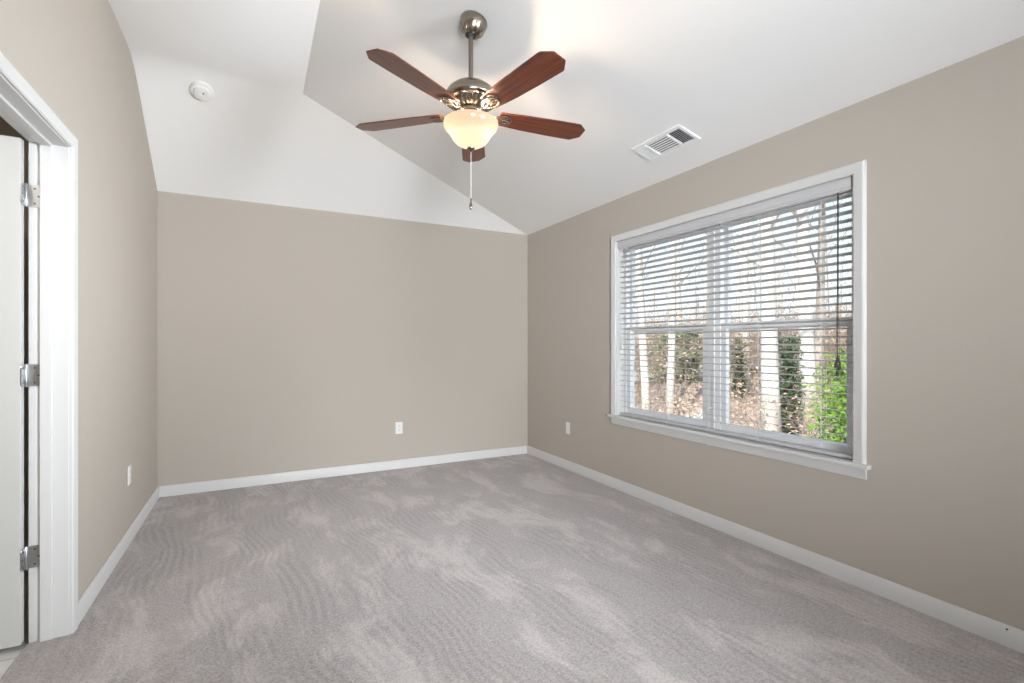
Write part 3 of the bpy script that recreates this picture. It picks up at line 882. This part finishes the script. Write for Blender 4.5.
def place(i, u, dist, s, label, group=None, rz=None, dz=0):
    x, y = ray_xy(u, dist); z = gz(x, y) + dz
    rz = rnd.uniform(0, 6.28) if rz is None else rz
    p = PROT[i]
    if i not in used:
        used.add(i); p.location = (x, y, z); p.rotation_euler = (0, 0, rz); p.scale = (s, s, s); p['label'] = label
        if group: p['group'] = group
        return p
    return copy_tree(p, (x, y, z), rz, s, label, group)


# the trunks one can pick out
place(0, 772, 10.5, .95, 'thick pale tree trunk behind the right pane, left of the dark ivy-covered trunk')
place(0, 806, 12.5, 1.0, 'thick pale tree trunk behind the right pane, just right of the dark ivy-covered trunk')
place(1, 668, 13.5, 1.0, 'slim pale tree seen through the middle of the left pane')
place(1, 748, 17, 1.1, 'slim pale bare tree left of the thickest trunk in the right pane')
place(2, 818, 14, 1.0, 'grey-brown bare tree right of the pair of thick pale trunks')
place(1, 646, 12.5, 1.0, 'pale tree trunk at the left edge of the left pane')
# the woods behind
for k in range(88):
    i = rnd.choice([1, 1, 2, 3, 3, 4, 4])
    place(i, (rnd.uniform(560, 905) if k < 62 else rnd.uniform(905, 1250)), (15 if k < 62 else 10) + 24 * rnd.random() ** .8, rnd.uniform(.75, 1.15),
          {1: 'slim pale leafless tree in the woods beyond the window', 2: 'grey-brown leafless tree in the woods beyond the window',
           3: 'small tree with a few brown leaves in the woods beyond the window', 4: 'thin pale leafless sapling in the woods beyond the window'}[i],
          {1: 'slim pale trees in the woods', 2: 'grey-brown trees in the woods', 3: 'brown-leaved saplings in the woods', 4: 'pale saplings in the woods'}[i])

# dark broken trunk wrapped in ivy
def ivy_snag(u, dist, h, label, seed):
    x, y = ray_xy(u, dist)
    root = empty('ivy_covered_stump', (x, y, gz(x, y)), 0, label, 'tree stump')
    bm, tw = tree_mesh(seed, h, .17, nb=5, first=.5, fine=1); obj('trunk', bm, M_BARKD, root, smooth=True)
    bm = B(); r = random.Random(seed)
    ivp = [(.13 * math.cos(a), .13 * math.sin(a), z) for a in [k * .7 for k in range(9)] for z in [q * h / 18 for q in range(20)]]
    leaves(bm, ivp, 1300, .08, .06, r); obj('ivy', bm, M_DKGREEN, root)


ivy_snag(790, 11.0, 2.0, 'dark broken trunk wrapped in ivy between two thick pale trunks', 77)
ivy_snag(739, 15.5, 1.7, 'dark ivy-wrapped stump further back, left of the thickest pale trunk', 78)


# green shrub close to the window, right
def shrub(u, dist, h, wd, n, label, m, seed, size=.045, grp=None, top=None):
    x, y = ray_xy(u, dist); z0 = gz(x, y); r = random.Random(seed)
    root = empty('shrub', (x, y, z0), 0, label, 'shrub', grp)
    bm = B(); tips = []
    for k in range(16):
        a = r.uniform(0, 6.28); rad = wd * r.uniform(.2, .8); hh = h * r.uniform(.5, .95)
        q = [(0, 0, -.2), (rad * .2 * math.cos(a), rad * .2 * math.sin(a), hh * .4), (rad * .7 * math.cos(a), rad * .7 * math.sin(a), hh * .8), (rad * math.cos(a), rad * math.sin(a), hh)]
        tube(bm, q, [.022, .015, .009, .004], 5)
    obj('stems', bm, M_BARK2, root)
    bm = B()
    for k in range(130):   # leafy sprays
        a = r.uniform(0, 6.28); t = r.random(); zz = h * (t ** .8)
        rr = wd * math.sqrt(max(.03, 1 - (2 * zz / h - .75) ** 2 * .62)) * r.uniform(.35, 1.0)
        tips.append((rr * math.cos(a), rr * math.sin(a), zz + .1))
    leaves(bm, tips, n, .11, size, r); obj('foliage', bm, m, root)
    return root


shrub(880, 5.4, 2.5, .62, 6000, 'bright green leafy shrub close behind the right edge of the window', M_GREEN, 5, .040)
shrub(850, 8.0, 2.1, .55, 3000, 'green shrub behind the nearer bright green shrub', M_GREEN, 15, .045)
shrub(682, 19, 1.9, 1.3, 3800, 'dull green evergreen bush seen in the left pane', mat_ramp('dull_evergreen', [(0.3, (0.09, 0.14, 0.06)), (0.7, (0.32, 0.38, 0.20))], 3), 6, .09)

# pale rocks showing through the left pane
for (u, dd, s, lab) in ((694, 11.8, .55, 'large pale rock seen low in the left pane'), (704, 13.2, .42, 'smaller pale rock right of the large one low in the left pane')):
    x, y = ray_xy(u, dd)
    bm = B(); bmesh.ops.create_icosphere(bm, subdivisions=3, radius=s)
    rr = random.Random(u)
    for v in bm.verts:
        f = 1 + .22 * math.sin(v.co.x * 7 + u) * math.cos(v.co.y * 6) + .08 * rr.uniform(-1, 1); v.co = Vector((v.co.x * f * 1.3, v.co.y * f, v.co.z * f * .6))
    o = obj('rock', bm, M_ROCK, smooth=0.5, loc=(x, y, gz(x, y) + s * .2)); tag(o, lab, 'rock')

# undergrowth: one countless tangle of twigs and withered leaves
bm = B(); bl = B(); r = random.Random(99)
for k in range(2100):
    u = r.uniform(560, 900) if k < 1500 else r.uniform(900, 1300); dd = 7.5 + 22 * r.random() ** .85
    x, y = ray_xy(u, dd); z = gz(x, y); h = r.uniform(.4, 1.0) * (1.0 if dd < 14 else 2.6)
    a = r.uniform(0, 6.28); ln = r.uniform(.1, .6) * h
    p = [Vector((x, y, z - .05)), Vector((x + ln * .3 * math.cos(a), y + ln * .3 * math.sin(a), z + h * .5)), Vector((x + ln * math.cos(a), y + ln * math.sin(a), z + h))]
    w_ = .004 + dd * .0004
    tube(bm, p, [w_, w_ * .8, w_ * .4], 3, cap=False)
    for s in range(4):
        q = p[1].lerp(p[2], r.random()); a2 = r.uniform(0, 6.28); l2 = h * r.uniform(.2, .5)
        e = q + Vector((math.cos(a2) * l2, math.sin(a2) * l2, l2 * r.uniform(.1, .9)))
        tube(bm, [q, e], [w_ * .6, w_ * .3], 3, cap=False)
        if r.random() < .55: leaves(bl, [e], 3, .12 + .006 * dd, .03 + .0022 * dd, r)
tag(obj('undergrowth_twigs', bm, M_BRUSH), 'tangle of thin dry twigs covering the wooded slope outside', 'undergrowth', kind='stuff')
tag(obj('undergrowth_leaves', bl, M_BRLEAF), 'withered brown leaves hanging in the undergrowth outside', 'undergrowth', kind='stuff')
